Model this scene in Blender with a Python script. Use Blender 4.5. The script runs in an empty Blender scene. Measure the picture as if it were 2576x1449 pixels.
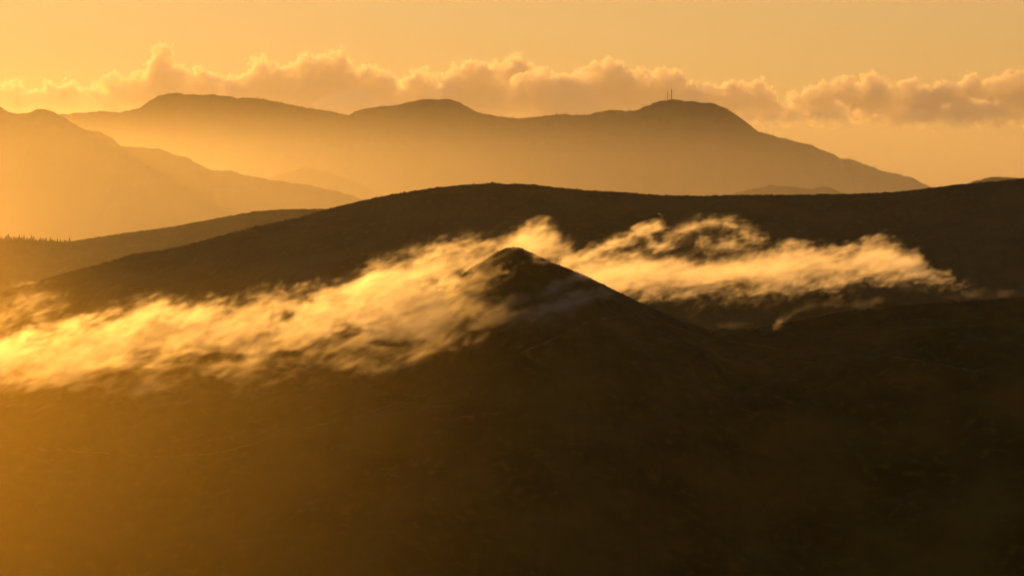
import bpy, bmesh, math, random
import numpy as np
from mathutils import Vector

scene = bpy.context.scene
COL = scene.collection
random.seed(7)

# ------------------------------------------------------------------ camera
W, H = 2576.0, 1449.0                 # the photograph's pixel frame used for tracing outlines
HFOV = math.radians(20.0)
F = (W / 2) / math.tan(HFOV / 2)
EYE_Y = 475.0                         # eye level in that frame
PITCH = math.atan((H / 2 - EYE_Y) / F)
cam_d = bpy.data.cameras.new('camera')
cam_d.angle = HFOV
cam_d.clip_start = 1.0
cam_d.clip_end = 120000.0
cam = bpy.data.objects.new('camera', cam_d)
COL.objects.link(cam)
cam.location = (0, 0, 0)
cam.rotation_euler = (math.pi / 2 - PITCH, 0, 0)
scene.camera = cam

# ------------------------------------------------------------------ sky, sun, exposure
SUN_AZ = math.radians(-25.0)          # to the left of the view axis, behind the mountains
SUN_EL = math.radians(10.2)
world = bpy.data.worlds.new('World')
scene.world = world
world.use_nodes = True
wn, wl = world.node_tree.nodes, world.node_tree.links
wn.clear()
w_out = wn.new('ShaderNodeOutputWorld')
w_bg = wn.new('ShaderNodeBackground')
w_sky = wn.new('ShaderNodeTexSky')
w_sky.sky_type = 'NISHITA'
w_sky.sun_disc = False
w_sky.sun_elevation = SUN_EL
w_sky.sun_rotation = SUN_AZ
w_sky.altitude = 900
w_sky.air_density = 1.7
w_sky.dust_density = 0.05
w_sky.ozone_density = 1.0
w_mul = wn.new('ShaderNodeMix')
w_mul.data_type = 'RGBA'
w_mul.blend_type = 'MULTIPLY'
w_mul.inputs['Factor'].default_value = 1.0
w_mul.inputs['B'].default_value = (1.0, 0.86, 0.88, 1)   # smoke-laden evening air
wl.new(w_sky.outputs[0], w_mul.inputs['A'])
wl.new(w_mul.outputs['Result'], w_bg.inputs['Color'])
w_bg.inputs['Strength'].default_value = 0.052
wl.new(w_bg.outputs[0], w_out.inputs['Surface'])

sun_d = bpy.data.lights.new('sun', 'SUN')
sun_d.energy = 4.4
sun_d.angle = math.radians(0.5)
sun_d.color = (1.0, 0.43, 0.06)
sun = bpy.data.objects.new('sun', sun_d)
COL.objects.link(sun)
to_sun = Vector((math.sin(SUN_AZ) * math.cos(SUN_EL), math.cos(SUN_AZ) * math.cos(SUN_EL), math.sin(SUN_EL)))
sun.rotation_euler = to_sun.to_track_quat('Z', 'Y').to_euler()
sun.location = (-4000, 9000, 3000)

scene.view_settings.view_transform = 'Standard'
scene.view_settings.look = 'None'
scene.view_settings.exposure = 0.36
scene.view_settings.gamma = 1.0
cy = scene.cycles
cy.max_bounces = 8
cy.diffuse_bounces = 1
cy.glossy_bounces = 1
cy.transmission_bounces = 2
cy.volume_bounces = 6
cy.transparent_max_bounces = 16
cy.volume_step_rate = 1.5
cy.volume_max_steps = 512
cy.use_denoising = True
cy.use_adaptive_sampling = True
cy.adaptive_threshold = 0.03

# ------------------------------------------------------------------ helpers
def ray(px, py, D):
    """point at forward distance D behind pixel (px, py) of the photograph"""
    u = (np.asarray(px, float) - W / 2) / F
    v = (H / 2 - np.asarray(py, float)) / F
    cp, sp = math.cos(PITCH), math.sin(PITCH)
    dy = cp + v * sp
    dz = -sp + v * cp
    return u / dy * D, dz / dy * D

def tag(o, label=None, cat=None, group=None, kind=None):
    if label: o['label'] = label
    if cat: o['category'] = cat
    if group: o['group'] = group
    if kind: o['kind'] = kind
    return o

def mesh_obj(name, verts, faces, mat=None, parent=None, smooth=False):
    me = bpy.data.meshes.new(name)
    me.from_pydata(verts, [], faces)
    if mat: me.materials.append(mat)
    if smooth:
        me.polygons.foreach_set('use_smooth', [True] * len(me.polygons))
    o = bpy.data.objects.new(name, me)
    COL.objects.link(o)
    if parent: o.parent = parent
    return o

def hash2(ix, iy, seed):
    h = (ix.astype(np.int64) * 374761393 + iy.astype(np.int64) * 668265263 + seed * 1442695041) & 0x7fffffff
    h = ((h ^ (h >> 13)) * 1274126177) & 0x7fffffff
    h = h ^ (h >> 16)
    return (h & 0xffff) / 65535.0 * 2 * np.pi

def perlin2(x, y, seed=0):
    x, y = np.broadcast_arrays(np.asarray(x, float), np.asarray(y, float))
    x0, y0 = np.floor(x), np.floor(y)
    fx, fy = x - x0, y - y0
    u, v = fx * fx * fx * (fx * (fx * 6 - 15) + 10), fy * fy * fy * (fy * (fy * 6 - 15) + 10)
    def g(dx, dy):
        a = hash2(x0 + dx, y0 + dy, seed)
        return np.cos(a) * (fx - dx) + np.sin(a) * (fy - dy)
    a, b, c, d = g(0, 0), g(1, 0), g(0, 1), g(1, 1)
    return ((a + (b - a) * u) * (1 - v) + (c + (d - c) * u) * v) * 1.5

def fbm2(x, y, seed=0, octaves=4, gain=0.5):
    s, a = 0, 1.0
    for k in range(octaves):
        s = s + a * perlin2(x * 2 ** k, y * 2 ** k, seed + 17 * k)
        a *= gain
    return s

def sstep(a, b, x):
    t = np.clip((x - a) / (b - a), 0, 1)
    return t * t * (3 - 2 * t)

def smooth_interp(x, xp, fp, sig):
    """linear interpolation softened over +-sig"""
    s = 0
    ws = ((-1.5, .12), (-.75, .23), (0, .30), (.75, .23), (1.5, .12))
    for o, w in ws:
        s = s + w * np.interp(x + o * sig, xp, fp)
    return s

def curve_at(pts, D):
    """traced outline -> (x, z) samples at forward distance D"""
    p = np.array(pts, float)
    return ray(p[:, 0], p[:, 1], D)

# ------------------------------------------------------------------ materials
def heath_material(name, dark, light, dry, scale, bump=0.6, bump_dist=1.0):
    m = bpy.data.materials.new(name)
    m.use_nodes = True
    nt = m.node_tree
    n, l = nt.nodes, nt.links
    b = n['Principled BSDF']
    b.inputs['Roughness'].default_value = 0.95
    b.inputs['Specular IOR Level'].default_value = 0.08
    tc = n.new('ShaderNodeTexCoord')
    n1 = n.new('ShaderNodeTexNoise'); n1.inputs['Scale'].default_value = 0.02 * scale
    n1.inputs['Detail'].default_value = 6
    n2 = n.new('ShaderNodeTexNoise'); n2.inputs['Scale'].default_value = 0.16 * scale
    n2.inputs['Detail'].default_value = 5
    l.new(tc.outputs['Object'], n1.inputs['Vector']); l.new(tc.outputs['Object'], n2.inputs['Vector'])
    r1 = n.new('ShaderNodeValToRGB')
    r1.color_ramp.elements[0].position = 0.36; r1.color_ramp.elements[0].color = (*dark, 1)
    r1.color_ramp.elements[1].position = 0.64; r1.color_ramp.elements[1].color = (*light, 1)
    l.new(n1.outputs['Fac'], r1.inputs['Fac'])
    r2 = n.new('ShaderNodeValToRGB')
    r2.color_ramp.elements[0].position = 0.55; r2.color_ramp.elements[0].color = (0, 0, 0, 1)
    r2.color_ramp.elements[1].position = 0.72; r2.color_ramp.elements[1].color = (1, 1, 1, 1)
    l.new(n2.outputs['Fac'], r2.inputs['Fac'])
    mx = n.new('ShaderNodeMix'); mx.data_type = 'RGBA'
    l.new(r2.outputs['Color'], mx.inputs['Factor']); l.new(r1.outputs['Color'], mx.inputs['A'])
    mx.inputs['B'].default_value = (*dry, 1)
    l.new(mx.outputs['Result'], b.inputs['Base Color'])
    bp = n.new('ShaderNodeBump'); bp.inputs['Strength'].default_value = bump
    bp.inputs['Distance'].default_value = bump_dist
    l.new(n2.outputs['Fac'], bp.inputs['Height']); l.new(bp.outputs['Normal'], b.inputs['Normal'])
    return m

def plain_material(name, col, rough=0.8, var=0.35, scale=1.0):
    m = bpy.data.materials.new(name)
    m.use_nodes = True
    n, l = m.node_tree.nodes, m.node_tree.links
    b = n['Principled BSDF']
    b.inputs['Roughness'].default_value = rough
    b.inputs['Specular IOR Level'].default_value = 0.15
    tc = n.new('ShaderNodeTexCoord')
    ns = n.new('ShaderNodeTexNoise'); ns.inputs['Scale'].default_value = scale
    l.new(tc.outputs['Object'], ns.inputs['Vector'])
    r = n.new('ShaderNodeValToRGB')
    r.color_ramp.elements[0].position = 0.3
    r.color_ramp.elements[0].color = (*[c * (1 - var) for c in col], 1)
    r.color_ramp.elements[1].position = 0.7
    r.color_ramp.elements[1].color = (*[min(1, c * (1 + var)) for c in col], 1)
    l.new(ns.outputs['Fac'], r.inputs['Fac']); l.new(r.outputs['Color'], b.inputs['Base Color'])
    return m

def volume_material(name, color, density, g, attr=None, step_rate=1.0):
    m = bpy.data.materials.new(name)
    m.use_nodes = True
    n, l = m.node_tree.nodes, m.node_tree.links
    n.clear()
    o = n.new('ShaderNodeOutputMaterial')
    v = n.new('ShaderNodeVolumePrincipled')
    v.inputs['Color'].default_value = (*color, 1)
    v.inputs['Density'].default_value = density
    v.inputs['Anisotropy'].default_value = g
    v.inputs['Density Attribute'].default_value = attr or ''
    l.new(v.outputs[0], o.inputs['Volume'])
    m.cycles.volume_step_rate = step_rate
    return m

MAT_HEATH = heath_material('heath', (0.042, 0.025, 0.003), (0.088, 0.053, 0.007), (0.088, 0.054, 0.008), 0.8, 0.12)
MAT_RIDGE = heath_material('ridge_heath', (0.050, 0.035, 0.010), (0.080, 0.055, 0.017), (0.09, 0.062, 0.020), 0.6, 0.10)
MAT_FAR = heath_material('far_woods', (0.038, 0.034, 0.017), (0.052, 0.044, 0.022), (0.06, 0.05, 0.026), 0.15, 0.15, 6.0)
MAT_VALLEY = heath_material('valley_ground', (0.035, 0.032, 0.016), (0.07, 0.058, 0.03), (0.10, 0.08, 0.045), 0.1, 0.3, 4.0)
MAT_PATH = plain_material('trodden_earth', (0.094, 0.062, 0.018), 0.95, 0.5, 0.15)
MAT_NEEDLE = plain_material('needles', (0.035, 0.045, 0.018), 0.9, 0.5, 0.4)
MAT_BARK = plain_material('bark', (0.09, 0.06, 0.035), 0.95, 0.3, 0.8)
MAT_STEEL = plain_material('painted_steel', (0.20, 0.14, 0.11), 0.6, 0.2, 0.3)

# ------------------------------------------------------------------ terrain functions (heights relative to the camera)
D_FG = 2000.0
FG_BASE = [(-1200, 1120), (-600, 1025), (0, 930), (400, 888), (800, 838), (1050, 800), (1300, 796), (1500, 808), (1700, 822), (1790, 832),
           (1900, 828), (2000, 806), (2100, 786), (2300, 764), (2576, 748), (3000, 735), (3800, 730)]
FG_CREST = [(-1200, 1120), (-600, 1025), (0, 930), (400, 888), (650, 857), (800, 834), (900, 812), (1000, 782), (1100, 735), (1190, 671), (1245, 638), (1272, 625),
            (1302, 621), (1318, 626), (1340, 638), (1400, 664), (1480, 697), (1560, 737), (1640, 774), (1720, 808), (1790, 832),
            (1900, 828), (2000, 806), (2100, 786), (2300, 764), (2576, 748), (3000, 735), (3800, 730)]
fbx, fbz = curve_at(FG_BASE, D_FG)
fcx, fcz = curve_at(FG_CREST, D_FG)

def fg_height(x, y, detail=True):
    d = D_FG - y
    df = np.maximum(d, 0)
    db = np.maximum(-d, 0)
    zb = smooth_interp(x, fbx, fbz, 14)
    cone = np.maximum(smooth_interp(x, fcx, fcz, 1.6) - zb, 0)
    ax = x - 0.10 * df
    zb2 = zb
    cone = np.maximum(smooth_interp(ax, fcx, fcz, 1.6) - smooth_interp(ax, fbx, fbz, 14), 0)
    fall = np.exp(-(df / 105.0) ** 1.35) * np.exp(-(db / 110.0) ** 1.5)
    z = zb2 + cone * fall - (0.205 + 0.09 * sstep(60, 220, x)) * df - 0.00055 * df * df - 0.30 * db - 0.0003 * db * db
    ramp = sstep(0, 60, np.abs(d))
    z = z + ramp * (7.0 * fbm2(x / 150, y / 150, 3, 3) + 2.6 * fbm2(x / 45 + 0.5 * y / 45, y / 60, 5, 3))
    if detail:
        z = z + (0.5 + 0.3 * ramp) * fbm2(x / 11, y / 11, 9, 4) - ramp * 1.6 * np.abs(fbm2(x / 22, y / 60, 14, 3)) + 0.10 * np.abs(fbm2(x / 2.6, y / 3.2, 12, 2))
    return np.maximum(z, -470.0)

def grid_mesh(name, xs, ys, zfun, mat):
    X, Y = np.meshgrid(xs, ys, indexing='ij')
    Z = zfun(X, Y)
    nx, ny = X.shape
    v = np.stack([X, Y, Z], -1).reshape(-1, 3).astype(np.float32)
    i = np.arange(nx * ny).reshape(nx, ny)
    f = np.stack([i[:-1, :-1], i[1:, :-1], i[1:, 1:], i[:-1, 1:]], -1).reshape(-1, 4).astype(np.int32)
    me = bpy.data.meshes.new(name)
    me.vertices.add(len(v)); me.vertices.foreach_set('co', v.ravel())
    me.loops.add(f.size); me.loops.foreach_set('vertex_index', f.ravel())
    me.polygons.add(len(f)); me.polygons.foreach_set('loop_start', np.arange(0, f.size, 4, dtype=np.int32))
    me.polygons.foreach_set('use_smooth', np.ones(len(f), bool))
    me.update(calc_edges=True)
    me.materials.append(mat)
    o = bpy.data.objects.new(name, me)
    COL.objects.link(o)
    return o

def spaced(a, b, near, step_near, step_far, reach):
    """sample positions, dense around `near`, coarser away from it"""
    out, p = [near], near
    while p < b:
        p += step_near + (step_far - step_near) * min(1, (p - near) / reach); out.append(p)
    p = near
    while p > a:
        p -= step_near + (step_far - step_near) * min(1, (near - p) / reach); out.append(p)
    return np.array(sorted(out))

xs = spaced(-1150, 1000, -20, 1.3, 3.0, 500)
ys = spaced(1150, 2600, 2000, 1.3, 5.0, 500)
o = grid_mesh('hillside_terrain', xs, ys, fg_height, MAT_HEATH)
tag(o, 'dark heath hillside rising to a pointed summit', 'hill', kind='structure')

def ridge(name, label, D, pts, mat, front, back, base, step, depth, noise, rough, seed, sig=2.0, curve=0.0, amp=1.0):
    cx, cz = curve_at(pts, D)
    def zf(x, y):
        d = D + curve * np.sin(x / 900.0) - y
        df, db = np.maximum(d, 0), np.maximum(-d, 0)
        zc = smooth_interp(x, cx, cz, sig)
        ramp = sstep(0, depth * 0.25, np.abs(d))
        z = zc - front * df - back * db
        z = z + amp * ramp * noise * (fbm2(x / (noise * 14), y / (noise * 18), seed, 4) - 0.5 * np.abs(fbm2(x / (noise * 9), y / (noise * 18), seed + 5, 3)))
        z = z + rough * fbm2(x / (rough * 9), y / (rough * 9), seed + 9, 3)
        return np.maximum(z, base)
    xs = np.arange(cx[0], cx[-1], step)
    ys = spaced(D - depth, D + depth * 0.8, D, step, step * 6, depth * 0.6)
    o = grid_mesh(name, xs, ys, zf, mat)
    tag(o, label, 'hill' if D < 6000 else 'mountain', kind='structure')
    return o, zf

MID = [(-1400, 1010), (-500, 850), (0, 735), (75, 712), (150, 690), (250, 664), (330, 640), (430, 625), (530, 600), (640, 570), (740, 550), (830, 525), (900, 507),
       (985, 490), (1050, 479), (1100, 472), (1170, 465), (1245, 460), (1262, 463), (1330, 464), (1400, 472), (1480, 480), (1560, 483), (1650, 491), (1750, 493),
       (1850, 491), (2000, 490), (2150, 488), (2250, 483), (2330, 475), (2400, 465), (2470, 460), (2576, 449), (3200, 420), (4200, 420)]
mid_o, mid_z = ridge('ridge_terrain', 'long dark rounded ridge behind the fog', 4000.0, MID, MAT_RIDGE, 0.33, 0.36, -480, 2.6, 1500, 16, 0.9, 21)
LBR = [(-1400, 760), (-600, 660), (-200, 606), (0, 602), (60, 603), (100, 606), (150, 609), (172, 609), (186, 606), (250, 596), (330, 584), (430, 571), (530, 552), (640, 532), (700, 527), (830, 525), (950, 530), (1200, 560), (1500, 620)]
lbr_o, lbr_z = ridge('shoulder_terrain', 'brown shoulder sloping down to a row of conifers', 5600.0, LBR, MAT_RIDGE, 0.33, 0.4, -490, 4.0, 1500, 18, 1.0, 33)
FLM = [(-2600, 420), (-1200, 330), (-500, 290), (-100, 262), (0, 270), (20, 281), (45, 287), (80, 281), (100, 274), (110, 272), (125, 279), (150, 290), (180, 309), (215, 327), (250, 331),
       (285, 350), (300, 366), (340, 372), (400, 374), (440, 390), (471, 396), (500, 414), (525, 428), (560, 429), (586, 430), (627, 444), (680, 452), (760, 463), (850, 482), (1000, 525), (1150, 600)]
flm_o, flm_z = ridge('slope_terrain', 'hazy golden mountain slope descending from the bright side', 8500.0, FLM, MAT_FAR, 0.5, 0.5, -495, 7.0, 2000, 30, 3.2, 45, 4, 0.0, 0.4)
FARB = [(-2600, 380), (-1200, 320), (-300, 292), (40, 288), (150, 288), (215, 284), (250, 280), (300, 283), (350, 274), (380, 251), (400, 241), (430, 235), (470, 237), (500, 240), (540, 238),
        (600, 247), (640, 247), (700, 257), (745, 267), (790, 275), (830, 280), (875, 291), (910, 275), (960, 268), (1000, 265), (1050, 253), (1075, 250), (1130, 250),
        (1160, 260), (1200, 283), (1230, 290), (1270, 295), (1310, 299), (1360, 293), (1410, 288), (1440, 291), (1480, 290), (1510, 281), (1540, 278), (1600, 280),
        (1640, 262), (1660, 255), (1690, 251), (1740, 256), (1800, 262), (1830, 275), (1880, 310), (1905, 331), (1960, 346), (2040, 366), (2100, 390), (2120, 402),
        (2140, 401), (2170, 412), (2220, 431), (2270, 441), (2290, 446), (2350, 475), (2500, 520), (2800, 600), (3400, 700)]
far_o, far_z = ridge('mountain_terrain', 'broad hazy mountain range carrying two radio masts', 13000.0, FARB, MAT_FAR, 0.55, 0.5, -497, 9.0, 2600, 42, 4.2, 57, 5, 0.0, 0.4)
H1 = [(450, 640), (600, 500), (650, 462), (700, 437), (770, 420), (830, 432), (900, 460), (1000, 505), (1150, 580), (1300, 660)]
ridge('foothill_terrain', 'faint rounded foothill below the broad mountain range', 10600.0, H1, MAT_FAR, 0.5, 0.5, -498, 8.0, 1600, 22, 2.2, 61, 5)
H2 = [(1500, 640), (1700, 530), (1830, 491), (1870, 481), (1940, 466), (2000, 470), (2040, 476), (2075, 468), (2110, 482), (2200, 520), (2400, 600)]
ridge('knoll_terrain', 'faint low twin knolls just above the dark ridge', 9500.0, H2, MAT_FAR, 0.5, 0.5, -498, 8.0, 1400, 20, 2.0, 67, 5)
H3 = [(2200, 600), (2350, 510), (2430, 463), (2480, 449), (2510, 446), (2576, 449), (2700, 442), (2900, 455), (3300, 560)]
h3_o, h3_z = ridge('wooded_terrain', 'pale wooded hill peeping over the dark ridge', 8000.0, H3, MAT_FAR, 0.5, 0.5, -498, 7.0, 1400, 18, 2.0, 71, 4)
o = grid_mesh('ground', np.linspace(-9000, 9000, 61), np.linspace(-1500, 20500, 75),
              lambda x, y: -500 + 0 * x, MAT_VALLEY)
tag(o, 'valley floor lost in haze between the mountains', 'ground', kind='structure')

# ------------------------------------------------------------------ haze
def box(name, x0, x1, y0, y1, z0, z1, mat):
    v = [(x, y, z) for z in (z0, z1) for y in (y0, y1) for x in (x0, x1)]
    f = [(0, 2, 3, 1), (4, 5, 7, 6), (0, 1, 5, 4), (2, 6, 7, 3), (0, 4, 6, 2), (1, 3, 7, 5)]
    return mesh_obj(name, v, f, mat)

MAT_HAZE = volume_material('haze', (0.96, 0.93, 0.80), 0.66e-5, 0.82)
o = box('haze', -9100, 9100, -1600, 20600, -501.0, 520, MAT_HAZE)
tag(o, 'golden evening haze filling the air', 'haze', kind='stuff')

# ------------------------------------------------------------------ cloud and fog volumes
def volume_grid(name, dens, lo, hi, mat):
    """a mesh whose point attribute holds the voxel densities; geometry nodes turn it into a fog volume"""
    nx, ny, nz = dens.shape
    me = bpy.data.meshes.new(name)
    me.vertices.add(dens.size)
    a = me.attributes.new('voxel', 'FLOAT', 'POINT')
    a.data.foreach_set('value', np.ascontiguousarray(dens, dtype=np.float32).ravel())
    me.materials.append(mat)
    o = bpy.data.objects.new(name, me)
    COL.objects.link(o)
    ng = bpy.data.node_groups.new(name, 'GeometryNodeTree')
    ng.interface.new_socket('Geometry', in_out='INPUT', socket_type='NodeSocketGeometry')
    ng.interface.new_socket('Geometry', in_out='OUTPUT', socket_type='NodeSocketGeometry')
    N, L = ng.nodes, ng.links
    gi, go = N.new('NodeGroupInput'), N.new('NodeGroupOutput')
    pos, sep = N.new('GeometryNodeInputPosition'), N.new('ShaderNodeSeparateXYZ')
    L.new(pos.outputs[0], sep.inputs[0])
    idx = []
    for k, n in enumerate((nx, ny, nz)):
        mr = N.new('ShaderNodeMapRange')
        mr.clamp = True
        mr.inputs['From Min'].default_value = lo[k]; mr.inputs['From Max'].default_value = hi[k]
        mr.inputs['To Min'].default_value = 0; mr.inputs['To Max'].default_value = n - 1
        L.new(sep.outputs[k], mr.inputs['Value'])
        ri = N.new('FunctionNodeFloatToInt'); ri.rounding_mode = 'ROUND'
        L.new(mr.outputs['Result'], ri.inputs[0])
        idx.append(ri.outputs[0])
    def im(op, a, b, c=None):
        m = N.new('FunctionNodeIntegerMath'); m.operation = op
        for s, q in zip(m.inputs, (a, b, c)):
            if q is None: continue
            if isinstance(q, int): s.default_value = q
            else: L.new(q, s)
        return m.outputs[0]
    ii = im('MULTIPLY_ADD', im('MULTIPLY_ADD', idx[0], ny, idx[1]), nz, idx[2])
    at = N.new('GeometryNodeInputNamedAttribute'); at.data_type = 'FLOAT'
    at.inputs['Name'].default_value = 'voxel'
    si = N.new('GeometryNodeSampleIndex'); si.data_type = 'FLOAT'; si.domain = 'POINT'
    L.new(gi.outputs[0], si.inputs['Geometry']); L.new(at.outputs[0], si.inputs['Value']); L.new(ii, si.inputs['Index'])
    vc = N.new('GeometryNodeVolumeCube')
    vc.inputs['Min'].default_value = lo; vc.inputs['Max'].default_value = hi
    for k, n in enumerate((nx, ny, nz)):
        vc.inputs['Resolution ' + 'XYZ'[k]].default_value = n
    L.new(si.outputs[0], vc.inputs['Density'])
    sm = N.new('GeometryNodeSetMaterial'); sm.inputs['Material'].default_value = mat
    L.new(vc.outputs[0], sm.inputs['Geometry']); L.new(sm.outputs[0], go.inputs[0])
    md = o.modifiers.new('volume', 'NODES'); md.node_group = ng
    return o

def spectral(shape, vox, size, beta, seed, stretch=(1, 1, 1), tilt=0.0):
    """gaussian noise with feature size `size` (metres), stretched along the wind; tilt turns the wind in the xz plane"""
    rng = np.random.default_rng(seed)
    w = np.fft.rfftn(rng.standard_normal(shape).astype(np.float32))
    kx = np.fft.fftfreq(shape[0], vox[0])[:, None, None]
    ky = np.fft.fftfreq(shape[1], vox[1])[None, :, None]
    kz = np.fft.rfftfreq(shape[2], vox[2])[None, None, :]
    c, s = math.cos(tilt), math.sin(tilt)
    k2 = ((c * kx + s * kz) * stretch[0]) ** 2 + (ky * stretch[1]) ** 2 + ((-s * kx + c * kz) * stretch[2]) ** 2
    w *= (1.0 / size ** 2 + k2) ** (-beta / 2)
    n = np.fft.irfftn(w, s=shape, axes=(0, 1, 2)).astype(np.float32)
    n -= n.mean()
    return n / n.std()

def warp(a, dx, dy, dz):
    """trilinear lookup of a at positions displaced by (dx, dy, dz) voxels, wrapping"""
    nx, ny, nz = a.shape
    X = np.arange(nx, dtype=np.float32)[:, None, None] + dx
    Y = np.arange(ny, dtype=np.float32)[None, :, None] + dy
    Z = np.arange(nz, dtype=np.float32)[None, None, :] + dz
    x0, y0, z0 = np.floor(X).astype(np.int32), np.floor(Y).astype(np.int32), np.floor(Z).astype(np.int32)
    fx, fy, fz = X - x0, Y - y0, Z - z0
    x1, y1, z1 = (x0 + 1) % nx, (y0 + 1) % ny, (z0 + 1) % nz
    x0 %= nx; y0 %= ny; z0 %= nz
    fl = a.ravel()
    def at(x, y, z): return fl[(x * ny + y) * nz + z]
    r = (at(x0, y0, z0) * (1 - fx) + at(x1, y0, z0) * fx) * (1 - fy) + (at(x0, y1, z0) * (1 - fx) + at(x1, y1, z0) * fx) * fy
    q = (at(x0, y0, z1) * (1 - fx) + at(x1, y0, z1) * fx) * (1 - fy) + (at(x0, y1, z1) * (1 - fx) + at(x1, y1, z1) * fx) * fy
    return r * (1 - fz) + q * fz

def axes3(lo, hi, n):
    return (np.linspace(lo[0], hi[0], n[0], dtype=np.float32)[:, None, None],
            np.linspace(lo[1], hi[1], n[1], dtype=np.float32)[None, :, None],
            np.linspace(lo[2], hi[2], n[2], dtype=np.float32)[None, None, :])

def shape_for(lo, hi, vox):
    n = tuple(int(2 * math.ceil((hi[k] - lo[k]) / vox[k] / 2)) for k in range(3))
    return n

# --- front fog bank: pours over the crest beside the summit and streams down above the near slope
MAT_FOG = volume_material('fog', (0.98, 0.97, 0.95), 0.036, 0.75, 'density')

def dist_polyline(x, z, pts, D):
    ax, az = curve_at(pts, D)
    best = np.full(np.broadcast(x, z).shape, 1e9, np.float32)
    for i in range(len(ax) - 1):
        ex, ez = ax[i + 1] - ax[i], az[i + 1] - az[i]
        t = np.clip(((x - ax[i]) * ex + (z - az[i]) * ez) / (ex * ex + ez * ez), 0, 1)
        best = np.minimum(best, np.hypot(x - ax[i] - t * ex, z - az[i] - t * ez))
    return best

def fog_noise(n, vx, seed, wind):
    """three scales of wind-drawn noise, the finer ones carried along by the coarser"""
    big = spectral(n, vx, 45, 3.7, seed, (1.6, 1.6, 1), wind)
    mid = spectral(n, vx, 14, 3.3, seed + 1, (3.2, 3.0, 1), wind)
    fine = spectral(n, vx, 5, 2.8, seed + 2, (2.6, 3.5, 1), wind)
    mid = warp(mid, big * 4.0, 0, big * 2.5)
    fine = warp(fine, mid * 3.0, 0, big * 3.0 + mid * 1.5)
    return big, mid, fine

def finish(name, den, lo, hi, mat, top=2.0):
    den = np.minimum(den, top) / top
    den[den < 0.008] = 0
    for ax in range(3):
        e = [slice(None)] * 3
        for q_ in (0, -1):
            e[ax] = q_; den[tuple(e)] = 0
    return volume_grid(name, den, lo, hi, mat)

FB_TOP = [(-500, 900), (-200, 862), (0, 848), (100, 832), (177, 814), (221, 800), (306, 782), (350, 763), (387, 752), (443, 762), (472, 770), (524, 755), (576, 768), (627, 748), (683, 736),
          (738, 737), (793, 736), (830, 725), (891, 700), (927, 668), (997, 652), (1049, 634), (1100, 614), (1167, 603), (1211, 600), (1255, 592), (1307, 580), (1359, 565), (1395, 570), (1430, 605), (1470, 660)]
FB_MID = [(-500, 960), (0, 935), (110, 935), (184, 915), (313, 885), (420, 868), (560, 860), (700, 862), (800, 852), (900, 848), (1000, 845), (1100, 845), (1165, 835), (1215, 780), (1260, 690), (1320, 640), (1470, 640)]
FB_BOT = [(-500, 1020), (0, 985), (166, 1000), (295, 1000), (553, 998), (738, 968), (891, 930), (952, 930), (1060, 920), (1137, 900), (1180, 880), (1222, 862), (1240, 800), (1256, 740), (1280, 690), (1315, 650), (1330, 560), (1470, 560)]
FB_HOLES = [(700, 812, 26, 16), (860, 842, 62, 24), (1085, 718, 42, 22), (1165, 690, 28, 18), (980, 866, 60, 10), (560, 908, 80, 12), (700, 900, 70, 12)]

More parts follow.
